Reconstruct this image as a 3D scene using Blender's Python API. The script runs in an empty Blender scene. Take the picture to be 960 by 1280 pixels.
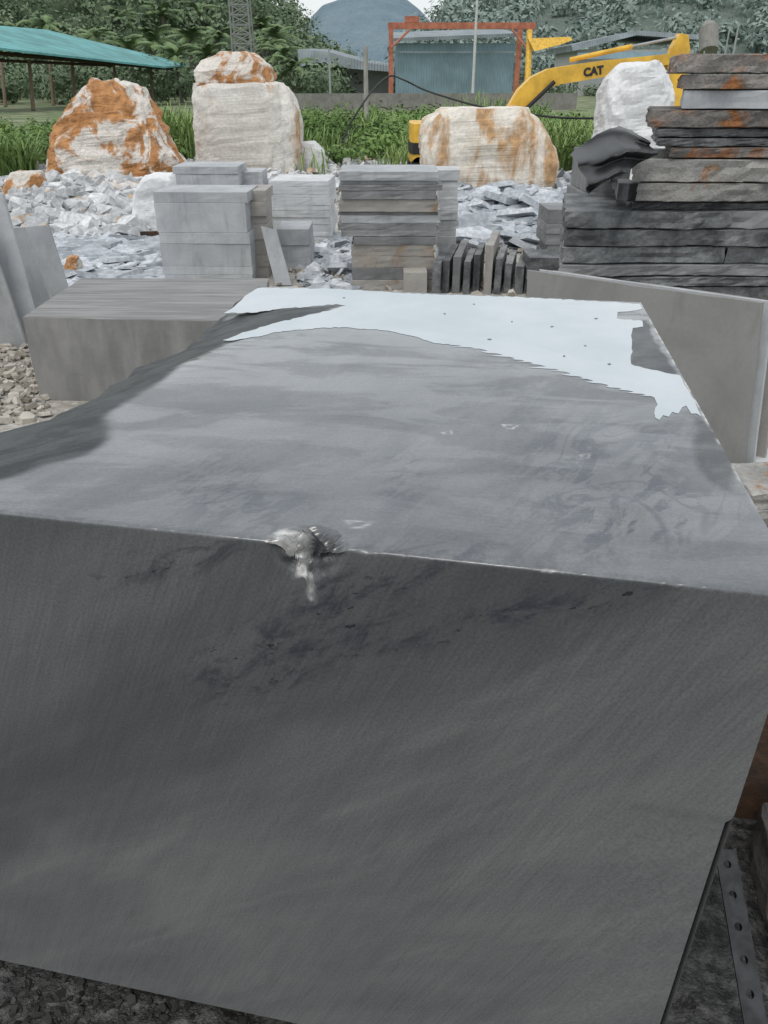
import bpy, math, random
import numpy as np
from mathutils import Vector, noise, Matrix
import mathutils.geometry as mg
random.seed(7); rng=np.random.default_rng(7)
scene=bpy.context.scene
CAMH=1.75; PITCH=math.radians(29.36); FP=960.0
C,S=math.cos(PITCH),math.sin(PITCH)
def D(u,v):
    a=(u-480)/FP; b=(640-v)/FP
    return Vector((a,C+S*b,-S+C*b))
CAM=Vector((0,0,CAMH))
def G(u,v,z=0.0):
    d=D(u,v); return CAM+d*((z-CAMH)/d.z)
def W(u,v,t): return CAM+D(u,v)*t
def Yp(u,v,y):
    d=D(u,v); return CAM+d*(y/d.y)
scene.view_settings.view_transform='Standard'
scene.view_settings.look='None'; scene.view_settings.exposure=0
cd=bpy.data.cameras.new("camera"); cam=bpy.data.objects.new("camera",cd)
scene.collection.objects.link(cam); scene.camera=cam
cam.location=CAM; cam.rotation_euler=(math.pi/2-PITCH,0,0)
cd.sensor_fit='VERTICAL'; cd.sensor_height=36; cd.lens=27; cd.clip_end=6000; cd.clip_start=0.02

# ---------- world / light
SUN_EL,SUN_AZ=math.radians(62),math.radians(-150)
w=bpy.data.worlds.new("World"); scene.world=w; w.use_nodes=True
nt=w.node_tree; nt.nodes.clear()
o=nt.nodes.new('ShaderNodeOutputWorld'); bg=nt.nodes.new('ShaderNodeBackground')
sk=nt.nodes.new('ShaderNodeTexSky'); sk.sky_type='NISHITA'; sk.sun_disc=False
sk.sun_elevation=SUN_EL; sk.sun_rotation=SUN_AZ; sk.dust_density=3; sk.air_density=1.2
mx=nt.nodes.new('ShaderNodeMix'); mx.data_type='RGBA'; mx.inputs[0].default_value=0.78
tc_=nt.nodes.new('ShaderNodeTexCoord'); nz_=nt.nodes.new('ShaderNodeTexNoise'); nz_.inputs['Scale'].default_value=2.2; nz_.inputs['Detail'].default_value=4
mr_=nt.nodes.new('ShaderNodeMix'); mr_.data_type='RGBA'; mr_.inputs[6].default_value=(8.0,8.5,8.85,1); mr_.inputs[7].default_value=(10.6,10.8,10.8,1)
nt.links.new(tc_.outputs['Generated'],nz_.inputs['Vector']); nt.links.new(nz_.outputs['Fac'],mr_.inputs[0]); nt.links.new(mr_.outputs[2],mx.inputs[7])
nt.links.new(sk.outputs[0],mx.inputs[6]); nt.links.new(mx.outputs[2],bg.inputs[0])
bg.inputs[1].default_value=0.112; nt.links.new(bg.outputs[0],o.inputs[0])
sl=bpy.data.lights.new("sun",'SUN'); sl.energy=1.0; sl.angle=math.radians(25); sl.color=(1,.96,.90)
so=bpy.data.objects.new("sun",sl); scene.collection.objects.link(so)
sd=Vector((math.sin(SUN_AZ)*math.cos(SUN_EL),math.cos(SUN_AZ)*math.cos(SUN_EL),math.sin(SUN_EL)))
so.rotation_euler=sd.to_track_quat('Z','Y').to_euler()

# ---------- node helper
class NT:
    def __init__(s,name):
        s.m=bpy.data.materials.new(name); s.m.use_nodes=True
        s.t=s.m.node_tree; s.p=s.t.nodes['Principled BSDF']; s._pos=None
    def n(s,ty,**k):
        n=s.t.nodes.new(ty)
        for a,b in k.items(): setattr(n,a,b)
        return n
    def l(s,a,b): s.t.links.new(a,b)
    def setp(s,k,v):
        if hasattr(v,'links'): s.l(v,s.p.inputs[k])
        else: s.p.inputs[k].default_value=v
    def pos(s):
        if s._pos is None: s._pos=s.n('ShaderNodeNewGeometry')
        return s._pos.outputs['Position']
    def obj(s): return s.n('ShaderNodeTexCoord').outputs['Object']
    def mapping(s,vec,rot=(0,0,0),scale=(1,1,1),loc=(0,0,0)):
        m=s.n('ShaderNodeMapping'); s.l(vec,m.inputs[0])
        m.inputs[1].default_value=loc; m.inputs[2].default_value=rot; m.inputs[3].default_value=scale
        return m.outputs[0]
    def noise(s,vec,scale,detail=4,rough=.55,dist=0):
        n=s.n('ShaderNodeTexNoise'); s.l(vec,n.inputs['Vector'])
        n.inputs['Scale'].default_value=scale; n.inputs['Detail'].default_value=detail
        n.inputs['Roughness'].default_value=rough; n.inputs['Distortion'].default_value=dist
        return n.outputs['Fac']
    def ramp(s,f,a,b,lo=0.,hi=1.):
        m=s.n('ShaderNodeMapRange'); s.l(f,m.inputs[0])
        for i,x in enumerate((a,b,lo,hi)): m.inputs[i+1].default_value=x
        m.interpolation_type='SMOOTHSTEP'; return m.outputs[0]
    def mix(s,f,a,b,mode='MIX'):
        m=s.n('ShaderNodeMix'); m.data_type='RGBA'; m.blend_type=mode
        for i,x in ((0,f),(6,a),(7,b)):
            if hasattr(x,'links'): s.l(x,m.inputs[i])
            elif i==0: m.inputs[0].default_value=x
            else: m.inputs[i].default_value=(*x,1) if not isinstance(x,(int,float)) else (x,x,x,1)
        return m.outputs[2]
    def grey(s,f):
        c=s.n('ShaderNodeCombineColor')
        for i in range(3): s.l(f,c.inputs[i])
        return c.outputs[0]
    def mul(s,col,f): return s.mix(1,col,s.grey(f),'MULTIPLY')
    def math(s,op,a,b=0.):
        m=s.n('ShaderNodeMath'); m.operation=op
        for i,x in enumerate((a,b)):
            if hasattr(x,'links'): s.l(x,m.inputs[i])
            else: m.inputs[i].default_value=x
        return m.outputs[0]
    def dirv(s,x,z,deg,a,b):
        """2-D frame turned by deg: a,b scale along / across"""
        c_,s_=math.cos(math.radians(deg)),math.sin(math.radians(deg))
        al=s.math('ADD',s.math('MULTIPLY',x,c_*a),s.math('MULTIPLY',z,s_*a))
        pe=s.math('ADD',s.math('MULTIPLY',x,-s_*b),s.math('MULTIPLY',z,c_*b))
        c=s.n('ShaderNodeCombineXYZ'); s.l(al,c.inputs[0]); s.l(pe,c.inputs[1]); return c.outputs[0]
    def bump(s,h,strength=.3,dist=.01,normal=None):
        b=s.n('ShaderNodeBump'); s.l(h,b.inputs['Height']); b.inputs['Strength'].default_value=strength
        b.inputs['Distance'].default_value=dist
        if normal: s.l(normal,b.inputs['Normal'])
        s.l(b.outputs[0],s.p.inputs['Normal']); return b.outputs[0]

def stone(name,c1,c2,rust=None,ramt=(.55,.65),scale=3,rough=.7,bump=.3,bd=.01,var=.25,spec=.4,fine=60,dirt=0.0,rz=1.,rdark=.55,fa=.06):
    m=NT(name); P=m.pos()
    f=m.ramp(m.noise(P,scale,4,.6,.4),.3,.7)
    col=m.mix(f,c1,c2)
    fine_=m.noise(P,fine,2,.6)
    col=m.mul(col,m.ramp(fine_,.3,.7,1-fa,1+fa*.8))
    if rust:
        RP=m.mapping(P,scale=(1,1,rz)) if rz!=1 else P
        rf=m.ramp(m.noise(RP,scale*.9,5,.65,.8),*ramt)
        rc=m.mix(m.ramp(m.noise(P,scale*5,3),.35,.65),rust,tuple(x*rdark for x in rust))
        col=m.mix(rf,col,rc)
    if dirt:
        df=m.ramp(m.noise(m.mapping(P,scale=(5,5,1)),2.2,4,.65),.5,.75,0,dirt)
        col=m.mix(df,col,(.11,.105,.10))
    oi=m.n('ShaderNodeObjectInfo'); col=m.mul(col,m.ramp(oi.outputs['Random'],0,1,1-var,1+var))
    m.setp('Base Color',col); m.setp('Roughness',rough); m.setp('Specular IOR Level',spec)
    h=m.math('ADD',m.noise(P,scale*4,5,.7),m.math('MULTIPLY',fine_,.2))
    m.bump(h,bump,bd)
    return m.m
def plain(name,c,rough=.6,metal=0,var=.15,scale=8):
    m=NT(name); P=m.pos(); f=m.ramp(m.noise(P,scale,4),.3,.7)
    m.setp('Base Color',m.mix(f,tuple(x*(1-var) for x in c),tuple(min(1,x*(1+var)) for x in c)))
    m.setp('Roughness',rough); m.setp('Metallic',metal); return m.m
def shardmat(name,c1,c2,c3=None):
    m=NT(name); g=m.n('ShaderNodeNewGeometry'); r=g.outputs['Random Per Island']
    cr=m.n('ShaderNodeValToRGB'); m.l(r,cr.inputs[0])
    cr.color_ramp.elements[0].color=(*c1,1); cr.color_ramp.elements[1].color=(*c2,1)
    if c3: e=cr.color_ramp.elements.new(.88); e.color=(*c2,1); cr.color_ramp.elements[2].color=(*c3,1)
    f=m.ramp(m.noise(g.outputs['Position'],14,4),.35,.7,.72,1.1)
    m.setp('Base Color',m.mul(cr.outputs[0],f)); m.setp('Roughness',.75)
    return m.m
def leafmat(name,c1,c2,sc=.6):
    m=NT(name); g=m.n('ShaderNodeNewGeometry'); r=g.outputs['Random Per Island']
    f=m.math('ADD',m.math('MULTIPLY',r,.45),m.math('MULTIPLY',m.ramp(m.noise(g.outputs['Position'],sc,2),.35,.65),.6))
    m.setp('Base Color',m.mix(f,c1,c2)); m.setp('Roughness',.6); m.setp('Specular IOR Level',.15)
    return m.m

M={}
M['slab_light']=stone('sawn_pale_grey_marble',(.36,.375,.395),(.47,.49,.505),scale=2.5,bump=.08,dirt=.3,var=.08,fa=.04)
M['slab_white']=stone('sawn_white_marble',(.46,.475,.485),(.62,.63,.64),scale=2.5,bump=.08,dirt=.2,var=.08,fa=.04)
M['slab_grey']=stone('sawn_grey_marble',(.18,.184,.19),(.28,.284,.288),scale=2.5,bump=.1,dirt=.4,var=.18,fa=.05)
M['slab_tan']=stone('sawn_tan_marble',(.30,.285,.265),(.38,.365,.34),rust=(.36,.24,.14),ramt=(.56,.75),scale=2.5,bump=.1,var=.1,fa=.05)
M['slab_dark']=stone('wet_dark_marble',(.055,.06,.065),(.20,.207,.212),scale=5,rough=.4,bump=.6,bd=.02,var=.25,fine=40,fa=.15)
M['slab_rust']=stone('rust_stained_slab',(.12,.113,.108),(.27,.25,.23),rust=(.34,.14,.05),ramt=(.48,.62),scale=4,rough=.75,bump=.8,bd=.025,var=.3,fa=.15)
M['slab_mid']=stone('pale_rough_slab',(.22,.22,.21),(.37,.36,.34),rust=(.34,.17,.07),ramt=(.60,.68),scale=4,bump=.7,bd=.025,var=.2,fa=.12)
M['big_slab']=stone('weathered_grey_slab',(.19,.188,.182),(.25,.247,.238),scale=1.8,bump=.05,dirt=.3,var=.04,fa=.03)
M['b_orange']=stone('orange_crust_rock',(.62,.58,.52),(.74,.70,.65),rust=(.54,.26,.10),ramt=(.45,.52),scale=1.4,bump=.9,bd=.07,var=.02,fine=20,rdark=.65,fa=.12)
M['b_cream']=stone('cream_marble_rock',(.60,.575,.53),(.74,.72,.68),rust=(.56,.34,.17),ramt=(.53,.66),scale=1.5,bump=.5,bd=.04,var=.02,fine=18,rz=.4,rdark=.7,fa=.1)
M['b_tan']=stone('tan_streaked_marble_rock',(.64,.58,.49),(.76,.72,.65),rust=(.56,.34,.17),ramt=(.46,.60),scale=1.9,bump=.5,bd=.04,var=.02,fine=18,rz=.3,rdark=.65,fa=.1)
M['b_white']=stone('white_marble_rock',(.62,.63,.64),(.76,.765,.77),scale=1.5,bump=.5,bd=.04,var=.03,fine=18,fa=.08)
M['white_sh']=shardmat('white_marble_chips',(.38,.39,.40),(.72,.73,.74),(.56,.42,.29))
M['grey_sh']=shardmat('pale_grey_marble_chips',(.28,.31,.34),(.64,.67,.71))
M['tan_sh']=shardmat('tan_marble_chips',(.25,.22,.18),(.56,.52,.46))
M['leaf_near']=leafmat('undergrowth_leaves',(.055,.105,.025),(.19,.30,.09))
M['leaf_far']=leafmat('forest_leaves',(.075,.115,.065),(.20,.265,.16),.22)  # greens paled, distance haze painted into the leaf colour
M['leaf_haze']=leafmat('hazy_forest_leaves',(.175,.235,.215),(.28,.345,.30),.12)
M['grass']=leafmat('grass_blades',(.11,.19,.055),(.30,.41,.15))
M['palm']=leafmat('palm_fronds',(.075,.125,.055),(.22,.31,.14))
M['bark']=plain('bark',(.14,.12,.10),.9)
M['yellow']=plain('yellow_paint',(.72,.43,.05),.45,var=.2,scale=4)
M['black']=plain('black_rubber',(.015,.015,.017),.55)
M['red']=plain('red_oxide_steel',(.42,.15,.09),.7,var=.25,scale=2)
M['steel']=plain('galvanised_steel',(.35,.37,.38),.5,.4)
M['darksteel']=plain('dark_steel',(.035,.037,.04),.4,.5,var=.4,scale=30)
M['rustmetal']=stone('rusty_steel',(.035,.025,.02),(.09,.05,.03),scale=10,bump=.5,var=.05)
M['concrete']=stone('concrete',(.26,.25,.23),(.36,.35,.32),scale=2,bump=.4,dirt=.5)
M['wetconcrete']=stone('damp_concrete',(.10,.095,.09),(.24,.22,.20),scale=5,bump=.7,dirt=.5,bd=.02)
M['wood']=plain('timber',(.16,.12,.08),.85,var=.35,scale=20)
M['tarp']=plain('black_tarpaulin',(.014,.015,.017),.35,var=.3)
def corr(name,c,axis='X',sc=3.,var=.25):
    m=NT(name); P=m.pos(); wv=m.n('ShaderNodeTexWave'); wv.bands_direction=axis; wv.inputs['Scale'].default_value=sc
    m.l(P,wv.inputs['Vector']); f=m.ramp(m.noise(P,.5,4),.3,.7)
    col=m.mix(f,tuple(x*(1-var) for x in c),tuple(x*(1+var) for x in c)); m.setp('Base Color',col)
    m.setp('Roughness',.6); m.bump(wv.outputs['Fac'],.8,.08); return m.m
M['teal']=corr('teal_corrugated_roof',(.11,.34,.34),sc=1.5)
M['bluewall']=corr('blue_grey_corrugated_wall',(.20,.30,.345),sc=1.2,var=.15)
M['greyroof']=corr('grey_corrugated_roof',(.22,.26,.28),sc=1.)
M['whitewall']=plain('whitewash',(.55,.56,.55),.8)

# ---------- mesh helpers
def setmeta(ob,label=None,cat=None,group=None,kind=None):
    if label: ob["label"]=label
    if cat: ob["category"]=cat
    if group: ob["group"]=group
    if kind: ob["kind"]=kind
def mk(name,verts,faces,mat,parent=None,smooth=False,local=True,**meta):
    verts=np.asarray([tuple(v) for v in verts],dtype=float) if not isinstance(verts,np.ndarray) else verts
    loc=Vector((0,0,0))
    if parent is None and local:
        loc=Vector((verts[:,0].mean(),verts[:,1].mean(),verts[:,2].min()))
    off=loc if parent is None else parent.matrix_world.translation
    vv=verts-np.array(off)
    me=bpy.data.meshes.new(name); me.from_pydata(vv.tolist(),[],faces if isinstance(faces,list) else faces.tolist()); me.update()
    ob=bpy.data.objects.new(name,me); scene.collection.objects.link(ob)
    if parent is None: ob.location=loc
    else: ob.parent=parent
    ob.matrix_world=Matrix.Translation(off)
    if mat: me.materials.append(mat)
    if smooth: me.shade_smooth()
    setmeta(ob,**meta); return ob
def empty(name,loc,**meta):
    e=bpy.data.objects.new(name,None); scene.collection.objects.link(e); e.location=loc
    e.matrix_world=Matrix.Translation(Vector(loc)); e.empty_display_size=.1; setmeta(e,**meta); return e
def boxdata(O,X,Y,Z,ch=0.0):
    O,X,Y,Z=map(Vector,(O,X,Y,Z))
    vs=[O,O+X,O+X+Y,O+Y,O+Z,O+X+Z,O+X+Y+Z,O+Y+Z]
    return vs,[(0,3,2,1),(4,5,6,7),(0,1,5,4),(1,2,6,5),(2,3,7,6),(3,0,4,7)]
def merge(parts):
    V=[];F=[]
    for v,f in parts:
        o=len(V); V+=list(v); F+=[tuple(i+o for i in q) for q in f]
    return V,F
def tube(pts,r,n=8,r2=None):
    V=[];F=[]; pts=[Vector(p) for p in pts]
    for i,p in enumerate(pts):
        d=(pts[min(i+1,len(pts)-1)]-pts[max(i-1,0)]).normalized()
        a=d.cross(Vector((0,0,1))); 
        if a.length<.05: a=d.cross(Vector((1,0,0)))
        a.normalize(); b=d.cross(a)
        rr=r if r2 is None else r+(r2-r)*i/(len(pts)-1)
        for k in range(n):
            an=2*math.pi*k/n; V.append(p+a*math.cos(an)*rr+b*math.sin(an)*rr)
    for i in range(len(pts)-1):
        for k in range(n):
            k2=(k+1)%n; F.append((i*n+k,i*n+k2,(i+1)*n+k2,(i+1)*n+k))
    F.append(tuple(range(n))[::-1]); F.append(tuple((len(pts)-1)*n+k for k in range(n)))
    return V,F
def extr(poly,N):
    n=len(poly); V=[Vector(p) for p in poly]+[Vector(p)+Vector(N) for p in poly]
    F=[tuple(range(n)),tuple(range(2*n-1,n-1,-1))]+[(i+n,(i+1)%n+n,(i+1)%n,i) for i in range(n)]
    return V,F
def slabdata(O,X,Y,N,outline,th,rough=.002,seg=.07):
    O,X,Y,N=map(Vector,(O,X,Y,N)); pts=[]
    n=len(outline)
    if rough>.009: seg=.045
    for i in range(n):
        a=Vector(outline[i]); b=Vector(outline[(i+1)%n])
        k=max(1,int((b-a).length/seg))
        for j in range(k): pts.append(a.lerp(b,j/k))
    n=len(pts); cen=sum(pts,Vector((0,0)))/n
    ch=min(.002,th*.06)+rough*.3
    levels=[(0,ch),(ch,0),(th*.35,0),(th*.65,0),(th-ch,0),(th,ch)]
    V=[];F=[]; s=random.random()*100
    for li,(z,ins) in enumerate(levels):
        for i,p in enumerate(pts):
            d=(p-cen); L=d.length; d=d/L if L>0 else d
            q=Vector((p.x*6+s,p.y*6,z*20)); r=noise.noise(q)*rough*2+(random.random()-.5)*rough*1.2
            pp=p+d*(r-ins)
            V.append(O+X*pp.x+Y*pp.y+N*z)
    for l in range(len(levels)-1):
        for i in range(n):
            j=(i+1)%n; F.append((l*n+i,l*n+j,(l+1)*n+j,(l+1)*n+i))
    F.append(tuple(range(n))[::-1]); F.append(tuple((len(levels)-1)*n+i for i in range(n)))
    return V,F
def slab(O,X,Y,N,outline,th,mat,rough=.002,name='cut_stone',**meta):
    V,F=slabdata(O,X,Y,N,outline,th,rough); return mk(name,V,F,mat,**meta)
def stack(ul,ur,vbase,vtop,depth,n,mats,label,group,zb=0,rough=.003,yaw=0,y=None,jit=.012,ztop=None,topmat=None,xr=None,hv=.25):
    if y is None: y=G((ul+ur)/2,vbase,zb).y
    vm=(vtop+vbase)/2
    x0=Yp(ul,vm,y).x; x1=Yp(ur,vm,y).x if xr is None else xr
    zt=Yp((ul+ur)/2,vtop,y).z if ztop is None else ztop
    hs=np.array([random.uniform(1-hv,1+hv) for _ in range(n)]); hs=hs/hs.sum()*(zt-zb)
    z=zb; cx=(x0+x1)/2
    for i,h in enumerate(hs):
        a=yaw+random.uniform(-.02,.02)
        X=Vector((math.cos(a),math.sin(a),0)); Yv=Vector((-math.sin(a),math.cos(a),0))
        w=(x1-x0)+random.uniform(-jit,jit)*2; d=depth+random.uniform(-jit,jit)*2
        O=Vector((cx,y,z))-X*(w/2)+Vector((random.uniform(-jit,jit),random.uniform(-jit,jit),0))
        mt=mats[i%len(mats)] if topmat is None or i<n-1 else topmat
        slab(O,X,Yv,Vector((0,0,1)),[(0,0),(w,0),(w,d),(0,d)],h-.0015,M[mt],rough,label=label,cat='cut stone',group=group)
        z+=h
    return y,zt

# ---------- GROUND
m=NT('quarry_yard_ground'); P=m.pos()
n1=m.ramp(m.noise(P,1.2,5,.65),.35,.65); n2=m.ramp(m.noise(P,18,3,.7),.4,.62)
col=m.mix(n1,(.36,.33,.29),(.54,.53,.50)); col=m.mix(m.math('MULTIPLY',n2,.6),col,(.26,.24,.21))
vor=m.n('ShaderNodeTexVoronoi'); m.l(P,vor.inputs['Vector']); vor.inputs['Scale'].default_value=14
col=m.mix(m.ramp(vor.outputs['Distance'],.05,.35,.7,0),col,(.62,.62,.60))
sep=m.n('ShaderNodeSeparateXYZ'); m.l(P,sep.inputs[0])
yy=m.math('ADD',sep.outputs[1],m.math('MULTIPLY',m.noise(P,2,3),1.5))
mudc=m.mix(m.ramp(m.noise(P,25,4,.7),.4,.7),(.02,.02,.02),(.10,.10,.095))
near=m.ramp(yy,2.6,3.6,1,0)
col=m.mix(near,col,mudc)
far=m.ramp(yy,19,24); gcol=m.mix(m.ramp(m.noise(P,.6,4),.4,.6),(.08,.13,.045),(.24,.25,.15))
col=m.mix(far,col,gcol)
m.setp('Base Color',col); m.setp('Roughness',m.ramp(yy,2.6,3.6,.55,.9)); m.bump(m.math('ADD',m.noise(P,9,5,.7),m.math('MULTIPLY',vor.outputs['Distance'],.6)),.8,.04)
gv=[(-3000,-300,0),(3000,-300,0),(3000,4500,0),(-3000,4500,0)]
mk('ground',gv,[(0,1,2,3)],m.m,local=False,kind='structure')

# ---------- MAIN BLOCK
ZT=1.25
A=G(0,640,ZT); B=G(1008,746,ZT)
FLc=A+(A-B)*.62; FR=B
BL=G(322,357,ZT); BR=G(801,378,ZT)
ang=math.atan2(B.y-A.y,B.x-A.x)
Xl=Vector((math.cos(ang),math.sin(ang),0)); Yl=Vector((-math.sin(ang),math.cos(ang),0))
nrm=-Yl; d=D(0,1200); tt=nrm.dot(A-CAM)/nrm.dot(d); ZB=(CAM+d*tt).z
O0=FLc.copy(); O0.z=0
def loc2(p): q=p-O0; return np.array([q.dot(Xl),q.dot(Yl)])
def fpx(u,v):
    d=D(u,v); p=CAM+d*(nrm.dot(A-CAM)/nrm.dot(d)); return (p-O0).dot(Xl),p.z
cFL,cFR,cBL,cBR=[loc2(p) for p in (FLc,FR,BL,BR)]
def lp(u,v): return loc2(G(u,v,ZT))
left_edge=[lp(-200,585),lp(-30,527),lp(0,519),lp(40,508),lp(100,481),lp(170,447),lp(215,428),lp(245,410),lp(275,388),cBL]
LE=np.array([cFL]+[p for p in left_edge if p[1]>0.05])
LE=LE[np.argsort(LE[:,1])]
NX,NY=480,500
ty=np.concatenate([[0,.0012,.003,.006],np.linspace(.01,1,NY-4)])
sx=np.linspace(0,1,NX)**.85
T,Sx=np.meshgrid(ty,sx,indexing='ij')
backy_l,backy_r=cBL[1],cBR[1]
Yc=T*(backy_l+(backy_r-backy_l)*Sx)
Lx=np.interp(Yc,LE[:,1],LE[:,0])
Lx=Lx+np.vectorize(lambda y:.010*noise.noise(Vector((y*9,3,1)))+.004*noise.noise(Vector((y*40,3,1))))(np.linspace(0,1,NY))[:,None]
Rx=cFR[0]+(cBR[0]-cFR[0])*(Yc/backy_r)
Xc=Lx+(Rx-Lx)*Sx
def ell(cu,cv,ru,rv):
    c=lp(cu,cv); pu=lp(cu+ru,cv)-c; pv=lp(cu,cv-rv)-c
    inv=np.linalg.inv(np.array([pu,pv]).T)
    dx=Xc-c[0]; dy=Yc-c[1]
    return inv[0,0]*dx+inv[0,1]*dy, inv[1,0]*dx+inv[1,1]*dy
def gauss(cu,cv,ru,rv): a,b=ell(cu,cv,ru,rv); return np.exp(-(a*a+b*b))
Z=np.full_like(Xc,ZT)
dl=Xc-Lx
roll=np.clip(1-dl/.16,0,1)**2
def nfield(sc,seed=0,st=8):
    nz=np.array([[noise.fractal(Vector((Xc[j,i]*sc,Yc[j,i]*sc,seed)),1,2,3) for i in range(0,NX,st)] for j in range(0,NY,st)])
    yi=np.linspace(0,nz.shape[0]-1.001,NY); xi=np.linspace(0,nz.shape[1]-1.001,NX)
    y0=yi.astype(int); x0=xi.astype(int); fy=(yi-y0)[:,None]; fx=(xi-x0)[None,:]
    return (nz[y0][:,x0]*(1-fy)*(1-fx)+nz[y0+1][:,x0]*fy*(1-fx)+nz[y0][:,x0+1]*(1-fy)*fx+nz[y0+1][:,x0+1]*fy*fx)
NZ=nfield(7); N2=nfield(30,5,4)
Z-=roll*(.03+.02*NZ)*np.clip((backy_l-Yc)/.4,0.15,1)
Z-=np.where(Yc<.006,(.006-Yc)**2/.006*.5,0)
def inpoly(poly):
    P2=np.array([lp(*p) for p in poly]); c=np.zeros(Xc.shape,bool); n=len(P2); j=n-1
    XX=Xc+.006*N2+.008*NZ; YY=Yc+.006*np.roll(N2,13,1)
    for i in range(n):
        xi,yi=P2[i]; xj,yj=P2[j]
        cond=((yi>YY)!=(yj>YY))&(XX<(xj-xi)*(YY-yi)/(yj-yi+1e-12)+xi); c^=cond; j=i
    return c.astype(float)
def blur(a,k):
    for _ in range(2):
        for ax in (0,1):
            cs=np.cumsum(np.pad(a,[(k+1,k) if x==ax else (0,0) for x in (0,1)],mode='edge'),axis=ax)
            a=(np.take(cs,range(2*k+1,cs.shape[ax]),ax)-np.take(cs,range(0,cs.shape[ax]-2*k-1),ax))/(2*k+1)
    return a
dark=inpoly([(-220,640),(0,600),(30,592),(60,580),(110,568),(140,548),(133,520),(162,500),(205,474),(228,454),(280,430),(300,420),(420,384),(430,380),(280,392),(330,356),(200,340),(-220,480)])  # left rim tilts away and reflects less; that shade is painted as darker colour
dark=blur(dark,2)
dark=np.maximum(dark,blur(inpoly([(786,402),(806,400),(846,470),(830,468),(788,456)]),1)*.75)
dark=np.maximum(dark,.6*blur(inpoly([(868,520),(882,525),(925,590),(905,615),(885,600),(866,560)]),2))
vein=gauss(270,610,60,45)+gauss(350,640,60,25)+.8*gauss(500,600,30,55)+1.3*gauss(745,590,90,60)+1.0*gauss(820,640,110,35)+.4*gauss(440,440,40,40)+.8*gauss(790,540,70,30)+.8*gauss(560,690,140,14)+.4*gauss(640,500,80,50)
vein=np.clip(vein,0,1)
dr=Rx-Xc
white=np.clip(1-dr/.006,0,1)*(np.clip(N2*3+.5,0,1))*np.clip((Yc-.15)/.2,0,1)*.85
rs_=random.Random(3)
for (u,v,ru,rv) in ((560,541,6,2.2),(638,533,9,2.6),(732,570,6,2.5),(448,655,14,4.5),(690,714,13,3)):
    a,b=ell(u,v,ru,rv); an=np.arctan2(b,a); ph=rs_.uniform(0,6); r=np.sqrt(a*a+b*b)*(1+.22*np.sin(an*3+ph)+.12*np.sin(an*7+ph*2))
    white=np.maximum(white,np.exp(-((r-.85)/.22)**2)*.6*np.clip(.7+.5*np.sin(an*2+ph)+.5*N2,0,1))
# chip
cc=lp(385,675); chx=cc[0]
def chipf(x,y,z):
    dx=(x-chx)/.052; dd=np.sqrt(dx*dx+((y)/.045)**2+((ZT-z)/.05)**2)
    return np.clip(1-dd,0,1)
def cn(x,y,z): return noise.fractal(Vector((x*45,y*45,z*45)),1,2,4)
ch=chipf(Xc,Yc,np.full_like(Xc,ZT)); chd=np.zeros_like(Xc)
for j,i in np.argwhere(ch>0): chd[j,i]=max(0,min(1,ch[j,i]*2.2))*(.6+1.3*cn(Xc[j,i],Yc[j,i],ZT))
Z-=chd*.018
nick=np.clip(np.array([noise.noise(Vector((x*22,7,0))) for x in Xc[0]])-.34,0,1)*.012+np.clip(np.array([noise.noise(Vector((x*90,2,0))) for x in Xc[0]])-.25,0,1)*.003
Z-=nick[None,:]*np.clip(1-Yc/.012,0,1)
Yc2=Yc+chd*.006*np.clip(1-Yc/.02,0,1)
a,b=ell(362,674,22,15); wch=np.clip(1.35-np.sqrt(a*a+b*b),0,1)*(ch>0)
white=np.maximum(white,np.clip(wch*1.5,0,1)*np.clip(.75+1.4*N2,0.2,1))
chdark=np.clip(ch*1.8,0,1)*(1-wch)
NF=150
zf=np.concatenate([np.linspace(0,.12,45),np.linspace(.125,1,NF-45)])
fx=np.tile(Xc[0],(NF,1)); fz=np.zeros((NF,NX))
for j in range(NF): fz[j]=Z[0]-(Z[0]-ZB)*zf[j]
fy=np.tile(Yc[0],(NF,1))+(Yc2[0]-Yc[0])[None,:]*np.clip(1-zf/.03,0,1)[:,None]
fch=chipf(fx,fy*0,fz); fd=np.zeros_like(fx)
for j,i in np.argwhere(fch>0): fd[j,i]=max(0,min(1,fch[j,i]*2))*(.5+1.1*cn(fx[j,i],0,fz[j,i]))
fy=fy+np.where(np.arange(NF)[:,None]>0,fd*.014,0)
lx,lz=fpx(920,1025); lx0,lz0=fpx(740,1027)
fy=fy+.0022*np.clip((lz-fz)/.004,0,1)*np.clip((fx-lx0)/.06,0,1)
fx=fx-.008*np.clip((lz-fz)/.004,0,1)*np.clip((fx-(lx-.05))/.05,0,1)
topV=np.stack([Xc,Yc2,Z],-1).reshape(-1,3)
frV=np.stack([fx,fy,fz],-1)[1:].reshape(-1,3)
def grid(n,m_,off=0):
    i=np.arange(n-1)[:,None]*m_+np.arange(m_-1)[None,:]+off
    return np.stack([i,i+1,i+m_+1,i+m_],-1).reshape(-1,4)
Ft=grid(NY,NX); n0=NX*NY
rows=[np.arange(NX)]+[n0+np.arange(NX)+k*NX for k in range(NF-1)]
Ff=np.concatenate([np.stack([rows[k][:-1],rows[k+1][:-1],rows[k+1][1:],rows[k][1:]],-1) for k in range(NF-1)])
V=np.concatenate([topV,frV]); nV=len(V)
def wall(idxs,base):
    tp=V[idxs]; K=10; vs=[];fs=[]
    for k in range(1,K+1):
        q=tp.copy(); q[:,2]=tp[:,2]-(tp[:,2]-ZB)*k/K
        vs.append(q)
    prev=idxs
    for k in range(K):
        cur=base+np.arange(len(idxs))+k*len(idxs); fs.append(np.stack([prev[:-1],prev[1:],cur[1:],cur[:-1]],-1)); prev=cur
    return np.concatenate(vs),np.concatenate(fs)
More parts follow.
